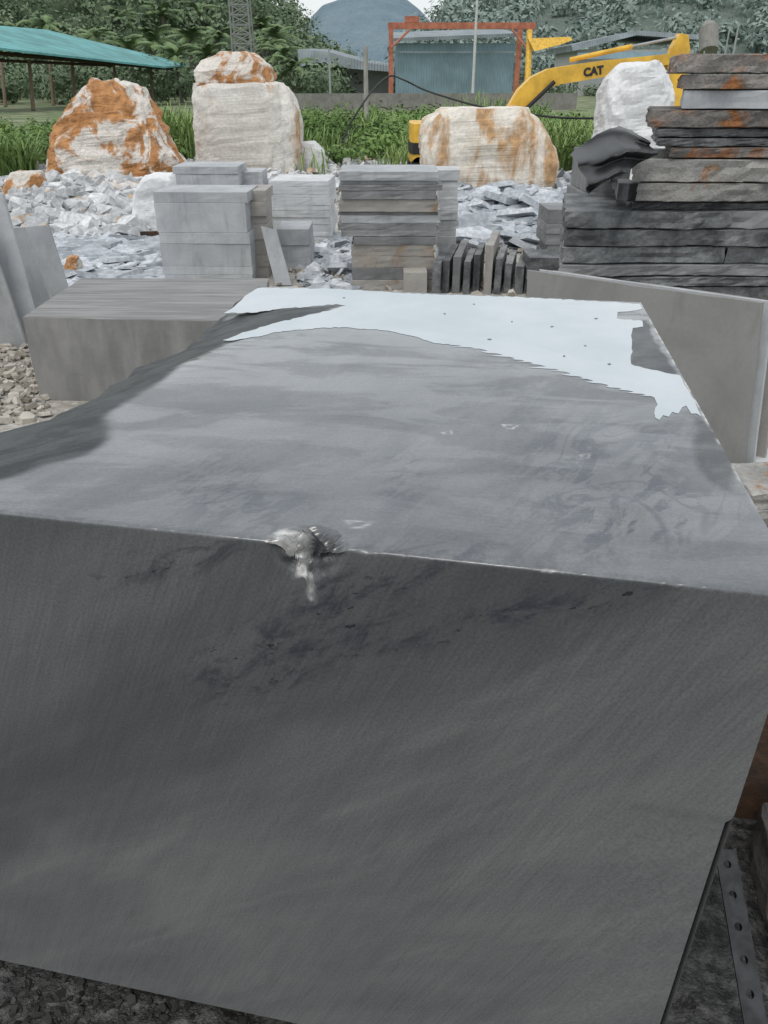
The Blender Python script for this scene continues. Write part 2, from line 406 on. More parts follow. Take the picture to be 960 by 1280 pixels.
li=np.arange(NY)*NX; ri=li+NX-1; bi=(NY-1)*NX+np.arange(NX)
allV=[V];allF=[Ft,Ff]; base=nV
for idxs in (li.copy(),ri[::-1].copy(),bi[::-1].copy()):
    vs,fs=wall(idxs,base); allV.append(vs); allF.append(fs); base+=len(vs)
V=np.concatenate(allV); F=np.concatenate(allF)
me=bpy.data.meshes.new('marble_block'); me.from_pydata(V.tolist(),[],F.tolist()); me.update()
blk=bpy.data.objects.new('marble_block',me); scene.collection.objects.link(blk)
blk.location=O0; blk.rotation_euler=(0,0,ang)
blk.matrix_world=Matrix.Translation(O0)@Matrix.Rotation(ang,4,'Z')
att=np.zeros((len(V),4))
att[:n0,0]=dark.reshape(-1); att[:n0,1]=white.reshape(-1); att[:n0,2]=vein.reshape(-1); att[:n0,3]=chdark.reshape(-1)
cx0=lp(362,690)[0]
wid=.014*np.clip(1-(ZT-fz)/.06,0,1)+.003
jag=np.array([[noise.noise(Vector((x*60,z*60,3))) for x,z in zip(fx[j,::1][::4],fz[j][::4])] for j in range(46)])
jagf=np.zeros_like(fx); jagf[:46]=np.repeat(jag,4,axis=1)[:,:NX]
fw=np.exp(-((fx-cx0-(ZT-fz)*.15+jagf*.008)/wid)**4)*(ZT-fz<.05)
fw=np.maximum(fw,np.exp(-((fx-cx0-.018+jagf*.006)/.004)**2)*((ZT-fz<.085)&(ZT-fz>.045))*.5)
fcd=np.clip(fch*1.6,0,1)*(1-fw)
fv=np.zeros_like(fx)
for (u,v,ru,rz_) in ((360,800,.09,.05),(470,790,.06,.05),(750,748,.09,.02),(600,775,.10,.03),(300,840,.10,.05),(420,740,.05,.04),(230,700,.12,.03),(340,850,.05,.02),(500,725,.1,.015)):
    x_,z_=fpx(u,v); fv+=np.exp(-((fx-x_)/ru)**2-((fz-z_-(fx-x_)*.4)/rz_)**2)
fv=np.clip(fv,0,1)
att[n0:nV,1]=fw[1:].reshape(-1); att[n0:nV,3]=fcd[1:].reshape(-1); att[n0:nV,2]=fv[1:].reshape(-1)
ca=me.color_attributes.new('masks','FLOAT_COLOR','POINT'); ca.data.foreach_set('color',att.astype(np.float32).reshape(-1))
me.shade_smooth(); me.set_sharp_from_angle(angle=math.radians(50))
setmeta(blk,label="large sawn grey marble block with wet top and chipped edge",cat="stone block")
m=NT('wet_grey_marble'); Ob=m.obj()
at=m.n('ShaderNodeAttribute'); at.attribute_name='masks'
sc=m.n('ShaderNodeSeparateColor'); m.l(at.outputs['Color'],sc.inputs[0]); aD,aW,aV=sc.outputs[0],sc.outputs[1],sc.outputs[2]; aC=at.outputs['Alpha']
gn=m.n('ShaderNodeNewGeometry'); sn=m.n('ShaderNodeSeparateXYZ'); m.l(gn.outputs['True Normal'],sn.inputs[0])
istop=m.ramp(sn.outputs[2],.4,.7)
so_=m.n('ShaderNodeSeparateXYZ'); m.l(Ob,so_.inputs[0]); ox,oy,oz=so_.outputs
# top
nb=m.ramp(m.noise(m.dirv(ox,oy,60,1,1.8),2.6,5,.6,.8),.3,.7)
tc=m.mix(nb,(.092,.099,.107),(.155,.162,.167))
bn=m.ramp(m.noise(m.dirv(ox,oy,8,.7,5),2.2,4,.55,.6),.5,.68,0,.4)
tc=m.mix(bn,tc,(.070,.080,.097))
nv=m.noise(m.dirv(ox,oy,65,.8,1.5),3.4,3,.5,1.2)
fr=m.math('FRACT',m.math('MULTIPLY',nv,10))
cont=m.ramp(m.math('ABSOLUTE',m.math('SUBTRACT',fr,.5)),.0,.2,1,0)
vn=m.ramp(m.noise(m.dirv(ox,oy,65,.9,2.4),9,5,.7,.8),.46,.58)
vn=m.math('MAXIMUM',vn,m.math('MULTIPLY',cont,.8))
tc=m.mix(m.math('MULTIPLY',m.math('MULTIPLY',vn,aV),.78),tc,(.032,.040,.060))
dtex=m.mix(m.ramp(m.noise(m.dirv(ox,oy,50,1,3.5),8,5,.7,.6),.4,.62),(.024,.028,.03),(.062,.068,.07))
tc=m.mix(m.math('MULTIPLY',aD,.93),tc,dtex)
# front
nf=m.ramp(m.noise(m.dirv(ox,oz,33,.8,2.6),2.0,5,.6,.5),.25,.75)
fc=m.mix(nf,(.108,.113,.115),(.165,.168,.166))
veil=m.ramp(m.noise(m.dirv(ox,oz,40,.6,4.5),2.8,5,.65,.4),.5,.72,0,.4)
fc=m.mix(veil,fc,(.205,.205,.20))
p1=fpx(760,740); p2=fpx(80,970); kk=(p1[1]-p2[1])/(p1[0]-p2[0])
ln=m.math('SUBTRACT',oz,m.math('ADD',m.math('MULTIPLY',ox,kk),p1[1]-kk*p1[0]))
ln=m.math('ADD',ln,m.math('MULTIPLY',m.math('SUBTRACT',m.noise(m.dirv(ox,oz,33,1,2),3.5,4),.5),.28))
band=m.math('MULTIPLY',m.ramp(ln,-.2,.04),m.ramp(ln,.04,.28,1,0.35))
fc=m.mix(m.math('MULTIPLY',band,.62),fc,(.055,.058,.064))
blot=m.ramp(m.noise(m.dirv(ox,oz,35,1,2.8),12,5,.75,.5),.45,.63)
fc=m.mix(m.math('MULTIPLY',m.math('MULTIPLY',blot,aV),.7),fc,(.030,.032,.046))
fleck=m.ramp(m.noise(m.dirv(ox,oz,20,14,34),2.4,3,.6,.2),.64,.68)
fc=m.mix(m.math('MULTIPLY',m.math('MULTIPLY',fleck,aV),.85),fc,(.015,.015,.018))
saw=m.noise(m.dirv(ox,oz,66,5,130),1.8,2,.5)
saw2=m.noise(m.dirv(ox,oz,66,1.2,30),1.8,2,.5)
sawm=m.ramp(m.noise(Ob,2.5,2),.35,.65,.35,1)
fc=m.mul(fc,m.math('ADD',1,m.math('MULTIPLY',m.math('SUBTRACT',saw,.5),m.math('MULTIPLY',sawm,.52))))
fc=m.mul(fc,m.ramp(saw2,.3,.7,.965,1.035))
gr=m.ramp(m.noise(Ob,230,2,.7),.25,.75,.84,1.16)
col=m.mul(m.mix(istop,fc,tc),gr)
ed=m.math('MULTIPLY',m.ramp(oz,ZT-.010,ZT-.002),m.ramp(oy,.004,.010,1,0))
col=m.mix(m.math('MULTIPLY',m.math('MULTIPLY',ed,m.ramp(m.noise(Ob,60,3),.45,.7,.05,1)),.15),col,(.30,.32,.34))
cnz=m.ramp(m.noise(Ob,70,4,.7),.35,.55)
col=m.mix(m.math('MULTIPLY',aC,cnz),col,(.025,.025,.027))
col=m.mix(aW,col,m.mix(m.ramp(m.noise(Ob,90,3),.35,.65),(.42,.41,.39),(.74,.74,.73)))
m.setp('Base Color',col)
wetp=m.ramp(m.noise(m.dirv(ox,oy,5,1,3),3.2,5,.6,.5),.42,.58)
m.setp('Roughness',m.mix(istop,(.7,.7,.7),m.mix(aD,m.mix(wetp,(.30,.30,.30),(.12,.12,.12)),(.45,.45,.45))))
m.setp('Specular IOR Level',m.mix(istop,(.25,.25,.25),m.mix(aD,(.7,.7,.7),(.25,.25,.25))))
dryc=m.math('MULTIPLY',m.math('SUBTRACT',1,aD),m.math('MULTIPLY',m.math('SUBTRACT',1,aW),m.math('SUBTRACT',1,aC)))
m.setp('Coat Weight',m.math('MULTIPLY',m.math('MULTIPLY',istop,dryc),m.ramp(wetp,0,1,.25,.9)))
m.setp('Coat Roughness',.06); m.setp('Coat IOR',1.4)
rid=m.noise(m.dirv(ox,oy,4,5,70),3,2,.5)
b1=m.n('ShaderNodeBump'); m.l(m.mix(istop,saw,rid),b1.inputs['Height']); b1.inputs['Distance'].default_value=.0009; b1.inputs['Strength'].default_value=.35
m.l(b1.outputs[0],m.p.inputs['Normal'])
me.materials.append(m.m)

# puddle
pl=[(322,360),(420,361),(520,367),(640,371),(740,376),(800,380),(803,386),(796,388),(772,390),(771,398),(803,401),(804,408),(791,410),(790,425),(789,455),(810,461),(832,466),(850,469),(862,490),(877,521),(871,517),(864,517),(858,507),(853,509),(848,517),(840,515),(836,521),(829,519),(824,525),(819,522),(819,510),(822,506),(818,497)]
def frac(poly):
    out=[]
    for i in range(len(poly)-1):
        (u0,v0),(u1,v1)=poly[i],poly[i+1]; L=math.hypot(u1-u0,v1-v0); k=max(1,int(L/5))
        for j in range(k):
            f=j/k; amp=min(1,L/10)
            out.append((u0+(u1-u0)*f+random.uniform(-2,2)*amp*(j>0),v0+(v1-v0)*f+random.uniform(-.7,.7)*amp*(j>0)))
    out.append(poly[-1]); return out
pl=frac(pl)
lower=[(817,496),(760,482),(700,463),(640,447),(600,436),(560,430)]
def lowv(u):
    xs=[p[0] for p in lower][::-1]; ys=[p[1] for p in lower][::-1]; return float(np.interp(u,xs,ys))
u=814
while u>566:
    st=random.uniform(10,24); v=lowv(u); v2=lowv(u-st)
    if v-v2<.6: v2=v-.6
    nl=random.uniform(.2,1.4)*st*.8
    pl.append((u,v)); pl.append((u-st*.5,v-.1*(v-v2))); pl.append((u-st*.55-nl,v-(v-v2)*.35)); pl.append((u-st*.55,v-(v-v2)*.62)); 
    u-=st
pl+=frac([(560,430),(540,428),(520,421),(500,417),(480,413),(455,411),(430,409),(400,410),(375,412),(350,415),(318,421),(285,426),(278,425),(300,417),(330,408),(350,402),(372,397),(400,391),(415,387),(432,382),(420,380),(400,382),(380,384),(350,386),(315,391),(280,391),(296,380),(306,370)])
pv=[G(u,v,ZT+.0006) for u,v in pl]
tri=mg.tessellate_polygon([[Vector((p.x,p.y,0)) for p in pv]])
m=NT('still_water'); P=m.pos()
m.setp('Base Color',m.mix(m.ramp(m.noise(P,4,4),.3,.7),(.60,.65,.675),(.72,.755,.77))); m.setp('Metallic',.95); m.setp('Roughness',m.ramp(m.noise(P,9,4),.4,.7,.02,.10))
pu=mk('puddle',pv,[tuple(t) for t in tri],m.m,parent=blk); pu.matrix_world=Matrix.Translation(O0)
isl=[]
for (u,v) in [(690,408),(732,432),(640,402),(612,424),(705,445),(762,455),(430,372),(556,392),(745,398),(592,380)]:
    c=G(u,v,ZT+.001); r=random.uniform(.0015,.004)
    ring=[c+Vector((math.cos(a)*r*random.uniform(.5,2),math.sin(a)*r*random.uniform(.6,1.6),0)) for a in np.linspace(0,6.28,8)[:-1]]
    isl.append(([c+Vector((0,0,.002))]+ring,[(0,i+1,(i+1)%7+1) for i in range(7)]))
V_,F_=merge(isl); g_=mk('grit',V_,F_,M['slab_grey'],parent=blk); g_.matrix_world=Matrix.Translation(O0); g_["kind"]="stuff"
for (p,q) in (((.06,.10),(1.6,.10)),((.3,.85),(1.4,.8))):
    a=O0+Xl*p[0]+Yl*p[1]
    V_,F_=slabdata(Vector((a.x,a.y,.0)),Xl,Yl,Vector((0,0,1)),[(0,0),(q[0]-p[0],0),(q[0]-p[0],.11),(0,.11)],ZB-.002,.004)
    mk('timber_bearer',V_,F_,M['wood'],label="dark timber bearer carrying the marble block",cat="timber",group="timber bearers under the block")

# ---------- second block
a=G(52,500,0); y0=a.y; zt=Yp(52,396,y0).z; x0=a.x
yb=G(130,348,zt).y; x1=G(330,352,zt).x
m=NT('banded_grey_marble'); P=m.pos(); sp=m.n('ShaderNodeSeparateXYZ'); m.l(P,sp.inputs[0])
wv=m.noise(m.mapping(P,rot=(0,0,.06),scale=(1.0,13,.7)),1.8,5,.65,.5)
gg=m.n('ShaderNodeNewGeometry'); s2=m.n('ShaderNodeSeparateXYZ'); m.l(gg.outputs['True Normal'],s2.inputs[0]); tp_=m.ramp(s2.outputs[2],.4,.7)
mc=m.mix(m.ramp(wv,.35,.65),(.17,.17,.168),(.275,.274,.27))
fcx=m.mix(m.ramp(m.noise(m.mapping(P,scale=(2,2,.6)),3,5,.6),.35,.7),(.185,.184,.18),(.27,.265,.255))
m.setp('Base Color',m.mix(tp_,fcx,mc)); m.setp('Roughness',.75); m.bump(m.mix(tp_,m.noise(P,20,3),wv),.3,.012)
outl=[(0,0),(x1-x0+.1,-.1),(x1-x0+.02,yb-y0),(.0,yb-y0+.01)]
slab((x0,y0,0),(1,0,0),(0,1,0),(0,0,1),outl,zt,m.m,.006,name='marble_block',label="low grey marble block with banded sawn top",cat="stone block")

# ---------- stacks
stack(198,312,354,240,.58,6,['slab_light'],"pale grey sawn slab in a neat stack","pale slabs in the neat stack",yaw=-.03,hv=.55,rough=.002)
y=G(318,352,0).y+.12
stack(309,334,352,238,.45,7,['slab_tan'],"tan rust-streaked slab in a narrow stack","tan slabs in the narrow stack",y=y+.05,hv=.5)
stack(222,300,300,208,.6,7,['slab_light'],"pale grey slab in a stack behind others","slabs in the rear stack",y=9.6,hv=.5)
stack(302,330,300,215,.5,6,['slab_light'],"small pale slab in a short stack","slabs in the short stack",y=9.9)
stack(337,412,306,226,.7,11,['slab_white'],"pale slab in a white marble stack","slabs in the white marble stack",yaw=-.05,hv=.5)
stack(348,387,340,286,.5,3,['slab_light'],"thick pale marble piece in a low pile","thick pieces in the low pile",hv=.5)
a=G(345,357,0)
slab(a,(1,0,0),Vector((-.22,.25,.95)).normalized(),(0,-1,.25),[(0,0),(.16,0),(.14,.52),(.0,.56)],.03,M['slab_light'],.002,label="thin pale slab leaning on a low pile",cat="cut stone")
ye,zt_=stack(441,543,362,296,.55,5,['slab_tan','slab_grey','slab_tan'],"grey slab in the lower half of a stack","slabs in the middle stack",rough=.004,hv=.5)
stack(421,552,0,216,.62,9,['slab_grey','slab_grey','slab_light','slab_grey','slab_tan'],"dark grey sawn slab stacked with others","slabs in the middle stack",zb=zt_+.002,y=ye,ztop=Yp(480,214,ye).z,topmat='slab_light',rough=.005,hv=.6,jit=.022)
stack(548,573,300,212,.4,11,['slab_white'],"pale slab in a tall narrow stack","slabs in the tall narrow stack",y=8.3)
stack(502,534,368,340,.22,1,['slab_tan'],"small rough tan stone block","small blocks")
y=G(590,368,0).y
for k,u in enumerate(range(540,660,13)):
    x=Yp(u,350,y).x; h=.30+random.uniform(-.05,.05); mt='slab_dark' if k not in (2,5) else ('slab_grey' if k==2 else 'slab_tan')
    th=.068+random.uniform(-.015,.012)
    if k==5: h=.44
    ln_=random.uniform(.6,.9); sk_=random.uniform(-.05,.05)
    X=Vector((.22+sk_,1,0)).normalized()
    slab((x,y+random.uniform(0,.08),0),X,(0,0,1),Vector((1,-.22-sk_,random.uniform(-.05,.05))).normalized(),[(0,0),(ln_,0),(ln_,h),(0,h)],th,M[mt],.006,label="dark wet stone strip standing on edge" if mt=='slab_dark' else "tan or grey stone strip standing on edge",cat="cut stone",group="stone strips standing on edge")
stack(662,700,338,322,.4,2,['slab_dark'],"dark wet stone piece on the ground","dark stone pieces",y=7.2,zb=.15)
stack(684,712,330,262,.5,6,['slab_grey'],"grey slab in a small stack","slabs in the small grey stack",y=7.9)
stack(575,600,345,330,.3,1,['slab_tan'],"small rough tan stone block","small blocks",y=8.9)

# ---------- left leaning slabs
def panel(bl,br,tl,th,mat,outline=None,rough=.003,**meta):
    bl,br,tl=map(Vector,(bl,br,tl)); X=(br-bl); w_=X.length; X.normalize(); Yv=(tl-bl); h_=Yv.length; Yv.normalize(); N=X.cross(Yv).normalized()
    if outline is None: outline=[(0,0),(1,0),(1,1),(0,1)]
    return slab(bl,X,Yv,N,[(p[0]*w_,p[1]*h_) for p in outline],th,mat,rough,**meta)
gl="pale slabs leaning together"
def lean(ub,vb,ut,vt,dyt,wd,th,dirx=(-1,-.12),mt='slab_light',lab="tall pale grey slab leaning sideways",ol=None):
    br=G(ub,vb,0); tr=Yp(ut,vt,br.y+dyt); dv=Vector((dirx[0],dirx[1],0)).normalized()*wd
    panel(br+dv,br,tr+dv,th,M[mt],ol,rough=.0015,label=lab,cat="cut stone",group=gl)
lean(94,384,62,281,.10,.75,.035,lab="shorter pale slab leaning beside tall ones",ol=[(0,0),(1,0),(1,1),(.6,.97),(0,1)])
lean(76,402,32,284,.10,.75,.035)
lean(54,424,6,243,.18,.8,.04,ol=[(0,0),(1,0),(1,1),(.7,1.02),(0,.98)])
lean(36,434,-22,262,.18,.8,.035,mt='slab_grey')

# ---------- right big slabs
b_r=G(928,612,0); t_r=Yp(955,378,b_r.y+.17); t_l=Yp(662,337,G(662,337,t_r.z).y)
vec=(t_l-t_r); b_l=b_r+Vector((vec.x,vec.y,0))
panel(b_l,b_r,t_l,.03,M['big_slab'],[(0,0),(1,0),(1,1),(.5,.995),(0,1)],.0015,label="big weathered grey slab standing almost upright",cat="cut stone",group="big upright slabs")
off=Vector((.075,.055,-.01))
panel(b_l+off,b_r+off,t_l+off,.03,M['slab_light'],None,.002,label="pale slab standing behind a big grey slab",cat="cut stone",group="big upright slabs")
off=Vector((.16,.12,-.03))
panel(b_l+off,b_r+off,t_l+off,.03,M['slab_tan'],None,.002,label="tan slab standing behind other big slabs",cat="cut stone",group="big upright slabs")
stack(940,1000,652,618,.3,2,['slab_mid'],"rough tan stone piece on the ground","rough stone pieces",y=2.95,rough=.012)
stack(950,1000,640,590,.3,2,['slab_white'],"white stone piece on the ground","white stone pieces",y=3.3,rough=.008)

# ---------- right tall stack
YR=5.0
def rs(ul,v0,v1,mt,rough=.012,xr=2.9,dy=0,dep=.85,label="rough slab in a tall uneven stack"):
    y=YR+dy; x0=Yp(ul,(v0+v1)/2,y).x; z0=Yp(ul,v1,y).z; z1=Yp(ul,v0,y).z
    w=xr-x0; a=random.uniform(-.03,.02); sk_=x0*dep/y*.85
    X=Vector((math.cos(a),math.sin(a),0)); Yv=Vector((-X.y,X.x,0))
    ol=[(0,0),(w*.2,random.uniform(-.04,.02)),(w*.45,random.uniform(-.04,.03)),(w*.7,random.uniform(-.05,.03)),(w,0),(w,dep),(sk_,dep)]
    slab((x0,y,z0),X,Yv,(0,0,1),ol,z1-z0-.004,M[mt],rough,label=label,cat='cut stone',group="rough slabs in the tall uneven stack")
zz=Yp(750,358,YR).z; n=4
for i in range(n):
    x0_=Yp(706,350,YR).x+random.uniform(-.02,.02)
    slab((x0_,YR,zz*i/n),(1,0,0),(0,1,0),(0,0,1),[(0,0),(1.7,0),(1.7,.85),(.2,.85)],zz/n-.004,M['slab_dark'],.010,label="dark slab at the base of a tall stack",cat='cut stone',group="rough slabs in the tall uneven stack")
L1="dark wet rough slab in a tall stack"; L2="rust-stained rough slab in a tall stack"; L3="pale rough slab in a tall stack"
rs(702,345,357,'slab_dark',label=L1); rs(700,330,344,'slab_grey',label=L1,xr=2.5); rs(703,308,329,'slab_dark',label=L1,xr=2.14)
rs(908,308,329,'slab_dark',label=L1,dy=.02)
rs(706,286,307,'slab_dark',label=L1); rs(706,263,285,'slab_dark',label=L1,xr=2.13)
rs(905,262,285,'slab_grey',label=L1,dy=.03)
rs(790,252,262,'slab_dark',dy=.05,label=L1)
rs(772,228,251,'slab_grey',.006,label=L3,xr=1.6,dy=.2,dep=.6); rs(756,206,228,'slab_dark',.008,label=L1,xr=1.6,dy=.45,dep=.4)
rs(797,228,251,'slab_mid',label=L3); rs(794,198,227,'slab_mid',label=L3)
rs(838,184,197,'slab_rust',label=L2,dy=-.02); rs(823,172,183,'slab_dark',label=L1); rs(822,160,171,'slab_dark',label=L1); rs(813,137,159,'slab_rust',label=L2)
rs(854,112,136,'slab_light',.004,label=L3); rs(852,92,111,'slab_rust',label=L2); rs(848,66,91,'slab_rust',label=L2,dy=-.03)

# ---------- boulders
def boulder(name,prof,y,depth,mat,amp=.05,label='',cat='boulder',zb=None,freq=1.6,ribs=False,seed=0,box=.5,cuts=16,cutd=(.86,.97)):
    prof=sorted(prof,key=lambda p:-p[0]); zs=[];xl=[];xr=[]
    for v,a,b in prof:
        zs.append(Yp((a+b)/2,v,y).z); xl.append(Yp(a,v,y).x); xr.append(Yp(b,v,y).x)
    zs=np.array(zs)
    if zb is None: zs[0]=-.02
    R=40;K=72
    zz=np.linspace(zs[0],zs[-1],R); XL=np.interp(zz,zs,xl); XR=np.interp(zz,zs,xr)
    V=[];F=[]; cy=y+depth/2; wmax=max(np.array(xr)-np.array(xl))
    def raw(i,k,sc=1.):
        cx=(XL[i]+XR[i])/2; rx=(XR[i]-XL[i])/2*sc; ry=depth/2*(.35+.65*rx*2/wmax)
        a=2*math.pi*k/K; ca,sa=math.cos(a),math.sin(a)
        return Vector((cx+rx*math.copysign(abs(ca)**box,ca),cy+ry*math.copysign(abs(sa)**box,sa),zz[i])),Vector((ca,sa,0))
    for i in range(R):
        for k in range(K): V.append(raw(i,k)[0])
    n0_=len(V); cxt=(XL[-1]+XR[-1])/2
    for f in (.75,.5,.25):
        for k in range(K):
            p=raw(R-1,k)[0]; c=Vector((cxt,cy,zz[-1]+.01)); V.append(c.lerp(p,f))
    V.append(Vector((cxt,cy,zz[-1]+.01))); ci=len(V)-1
    cen=Vector(((min(xl)+max(xr))/2,cy,(zs[0]+zs[-1])/2)); r=random.Random(seed*17+3)
    arr=np.array([tuple(v) for v in V])-np.array(cen)
    for c in range(cuts):
        az=r.uniform(0,6.28); el=r.uniform(-.25,.8) if c%3 else r.uniform(.5,1.2)
        nn=np.array([math.cos(az)*math.cos(el),math.sin(az)*math.cos(el),math.sin(el)])
        s_=arr@nn; dlim=s_.max()*r.uniform(*cutd); ex=np.clip(s_-dlim,0,None); arr=arr-np.outer(ex,nn)*.92
    arr=arr+np.array(cen)
    for i in range(len(arr)):
        p=Vector(arr[i]); q=p*freq+Vector((seed*7.3,0,0))
        vd=noise.voronoi(q*1.6)[0]
        dsp=(vd[1]-vd[0]-.25)*amp*.9+noise.fractal(q*3,1,2,4)*amp*.7
        if ribs and p.x>cen.x+.12*wmax: dsp+=abs(math.sin(p.x*9+noise.noise(q)*1.5))*amp*1.2
        o=(p-cen); o.z*=.5; o.normalize(); V[i]=p+o*dsp
        if V[i].z<zs[0]+.0: V[i].z=zs[0]
    for i in range(R-1):
        for k in range(K):
            k2=(k+1)%K; F.append((i*K+k,i*K+k2,(i+1)*K+k2,(i+1)*K+k))
    rings=[(R-1)*K,n0_,n0_+K,n0_+2*K]
    for q in range(3):
        for k in range(K):
            k2=(k+1)%K; F.append((rings[q]+k,rings[q]+k2,rings[q+1]+k2,rings[q+1]+k))
    for k in range(K): F.append((rings[3]+k,rings[3]+(k+1)%K,ci))
    F.append(tuple(range(K))[::-1])
    return mk(name,V,F,mat,label=label,cat=cat)
yb1=G(120,236,0).y
boulder('boulder',[(236,37,221),(222,36,219),(200,38,213),(180,43,199),(160,51,193),(140,62,184),(122,76,172),(110,86,158),(103,94,134)],yb1,1.9,M['b_orange'],.10,"big orange-crusted boulder with white veins",seed=1,cuts=18,cutd=(.87,.97))
yb2=G(300,219,0).y
boulder('boulder',[(219,241,371),(200,240,372),(170,238,371),(140,237,367),(120,235,358),(110,235,352),(104,237,346)],yb2,1.5,M['b_cream'],.04,"tall squared cream marble boulder with rust streaks",seed=2,ribs=True,box=.33,cuts=9,cutd=(.92,.99))
boulder('boulder',[(110,237,333),(98,235,339),(88,236,338),(78,243,333),(70,258,326),(64,272,312)],yb2+.1,1.1,M['b_orange'],.06,"orange and white rock on top of a boulder",seed=13,zb=1,box=.45)
yb3=G(610,249,0).y
boulder('boulder',[(249,550,684),(240,538,695),(225,531,700),(205,528,701),(185,526,696),(165,526,684),(150,531,674),(142,545,669),(136,556,664)],yb3,1.2,M['b_tan'],.045,"flat-topped cream marble boulder with brown streaks",seed=4,ribs=True,box=.34,cuts=10,cutd=(.92,.99))
boulder('boulder',[(245,745,850),(180,758,852),(150,762,852),(120,765,852),(95,772,852),(84,780,850),(77,790,848)],14.5,1.4,M['b_white'],.06,"bright white marble boulder beside the slab stack",seed=5,box=.42)
boulder('rock',[(216,366,408),(205,366,408),(190,368,405),(178,372,396)],G(385,216,0).y,.5,M['b_white'],.03,"small white rock beside a boulder",'rock',seed=6)
boulder('rock',[(292,161,210),(275,160,207),(250,162,206),(235,166,224),(220,170,224)],G(185,292,0).y,.5,M['b_white'],.03,"pale broken rock among the rubble",'rock',seed=7,box=.4)
boulder('rock',[(248,0,52),(238,-2,50),(228,2,48),(217,6,45)],G(25,248,0).y,.6,M['b_orange'],.03,"small rust-brown rock in the rubble",'rock',seed=8)
boulder('rock',[(345,75,98),(335,78,98),(322,80,96)],G(85,345,0).y,.2,M['b_orange'],.02,"small brown stone beside leaning slabs",'rock',seed=9)

# ---------- rubble
def shards(name,u0,u1,v0,v1,n,smin,smax,pile,mat,flat=.35,label=None,seed=0,zbase=0,tilt=.35):
    r=np.random.default_rng(seed+11)
    a=G(u0,v1,0);b=G(u1,v1,0);c=G(u0,v0,0);d_=G(u1,v0,0); V=[];F=[]
    for _ in range(n):
        s,t=r.random(),r.random(); p=(a.lerp(b,s)).lerp(c.lerp(d_,s),t)
        hump=max(0,math.sin(math.pi*s))*max(0,math.sin(math.pi*t))
        z=pile*hump*(.5+.7*noise.noise(Vector((p.x*2,p.y*2,seed)))+.3)*r.uniform(.6,1)
        L=smin+(smax-smin)*r.random()**2; Wd=L*r.uniform(.4,.9); T=L*(flat*.35+(flat*.65)*r.random())
        M3=(Matrix.Rotation(r.uniform(0,6.28),3,'Z')@Matrix.Rotation(r.normal(0,tilt),3,'X')@Matrix.Rotation(r.normal(0,tilt),3,'Y'))
        k=int(r.integers(4,7)); base=len(V)
        an=np.linspace(0,6.28,k+1)[:-1]+r.uniform(-.4,.4,k)
        for zz_,sc_ in ((-T/2,1.),(T/2,.88)):
            for q in an:
                V.append(p+Vector((0,0,z+zbase+T*.6))+M3@Vector((math.cos(q)*L/2*sc_,math.sin(q)*Wd/2*sc_,zz_+r.uniform(-.1,.1)*T)))
        F.append(tuple(base+i for i in range(k))[::-1]); F.append(tuple(base+k+i for i in range(k)))
        for i in range(k):
            j=(i+1)%k; F.append((base+i,base+j,base+k+j,base+k+i))
    return mk(name,V,F,mat,kind='stuff',label=label or "heap of broken marble pieces")
shards('marble_rubble',20,215,222,300,1700,.05,.45,.24,M['white_sh'],seed=1)
shards('marble_rubble',-40,60,170,245,500,.08,.4,.15,M['white_sh'],seed=2)
shards('marble_rubble',60,205,288,360,480,.10,.75,.04,M['grey_sh'],flat=.08,seed=3,label="flat broken marble offcuts on the ground",tilt=.10)
shards('marble_rubble',550,720,238,315,900,.10,.8,.32,M['grey_sh'],flat=.11,seed=4,label="heap of pale flat marble offcuts",tilt=.28)
shards('marble_rubble',380,450,295,365,260,.06,.4,.05,M['grey_sh'],seed=5,flat=.2)
shards('marble_rubble',-30,60,425,530,500,.02,.12,.03,M['tan_sh'],seed=6,label="small tan stone chips on the ground")
shards('marble_rubble',200,560,205,260,900,.06,.35,.08,M['white_sh'],seed=7)
shards('marble_rubble',-60,760,190,240,900,.08,.4,.05,M['white_sh'],seed=8)
shards('marble_rubble',350,460,108,122,300,.3,1.6,.6,M['white_sh'],seed=9,label="far heaps of white marble pieces")
shards('marble_rubble',200,700,300,400,500,.03,.18,.02,M['tan_sh'],seed=10,label="small stone chips on the ground")
shards('marble_rubble',690,780,215,262,250,.1,.5,.3,M['grey_sh'],flat=.16,seed=12)
shards('gravel',-60,420,1180,1330,700,.006,.03,.0,shardmat('dark_gravel',(.010,.010,.010),(.06,.06,.056)),seed=13,label="dark wet gravel below the block")
shards('gravel',850,1100,560,760,400,.02,.1,.0,M['tan_sh'],seed=14,label="tan stone chips between slabs")

# ---------- vegetation
def leafcloud(name,cen,rad,nper,ls,mat,squash=.8,parent=None,seed=0,**meta):
    r=np.random.default_rng(seed+5); cen=np.array(cen); rad=np.array(rad)
    N=len(cen)*nper; ci=np.repeat(np.arange(len(cen)),nper)
    dirs=r.normal(size=(N,3)); dirs/=np.linalg.norm(dirs,axis=1)[:,None]
    rr=rad[ci]*(r.random(N)**.45)
    p=cen[ci]+dirs*rr[:,None]*np.array([1,1,squash])
    sz=(ls*(r.random(N)*.9+.5))
    n=dirs*.9+r.normal(size=(N,3))*.4+np.array([0,-.1,.5]); n/=np.linalg.norm(n,axis=1)[:,None]
    t=np.cross(n,r.normal(size=(N,3))); t/=np.linalg.norm(t,axis=1)[:,None]; b=np.cross(n,t)
    sz=sz[:,None]
    V=np.stack([p-t*sz*.9,p+b*sz*.42,p+t*sz*.9,p-b*sz*.42],1).reshape(-1,3)
    return mk(name,V,np.arange(N*4).reshape(-1,4),mat,parent=parent,**meta)
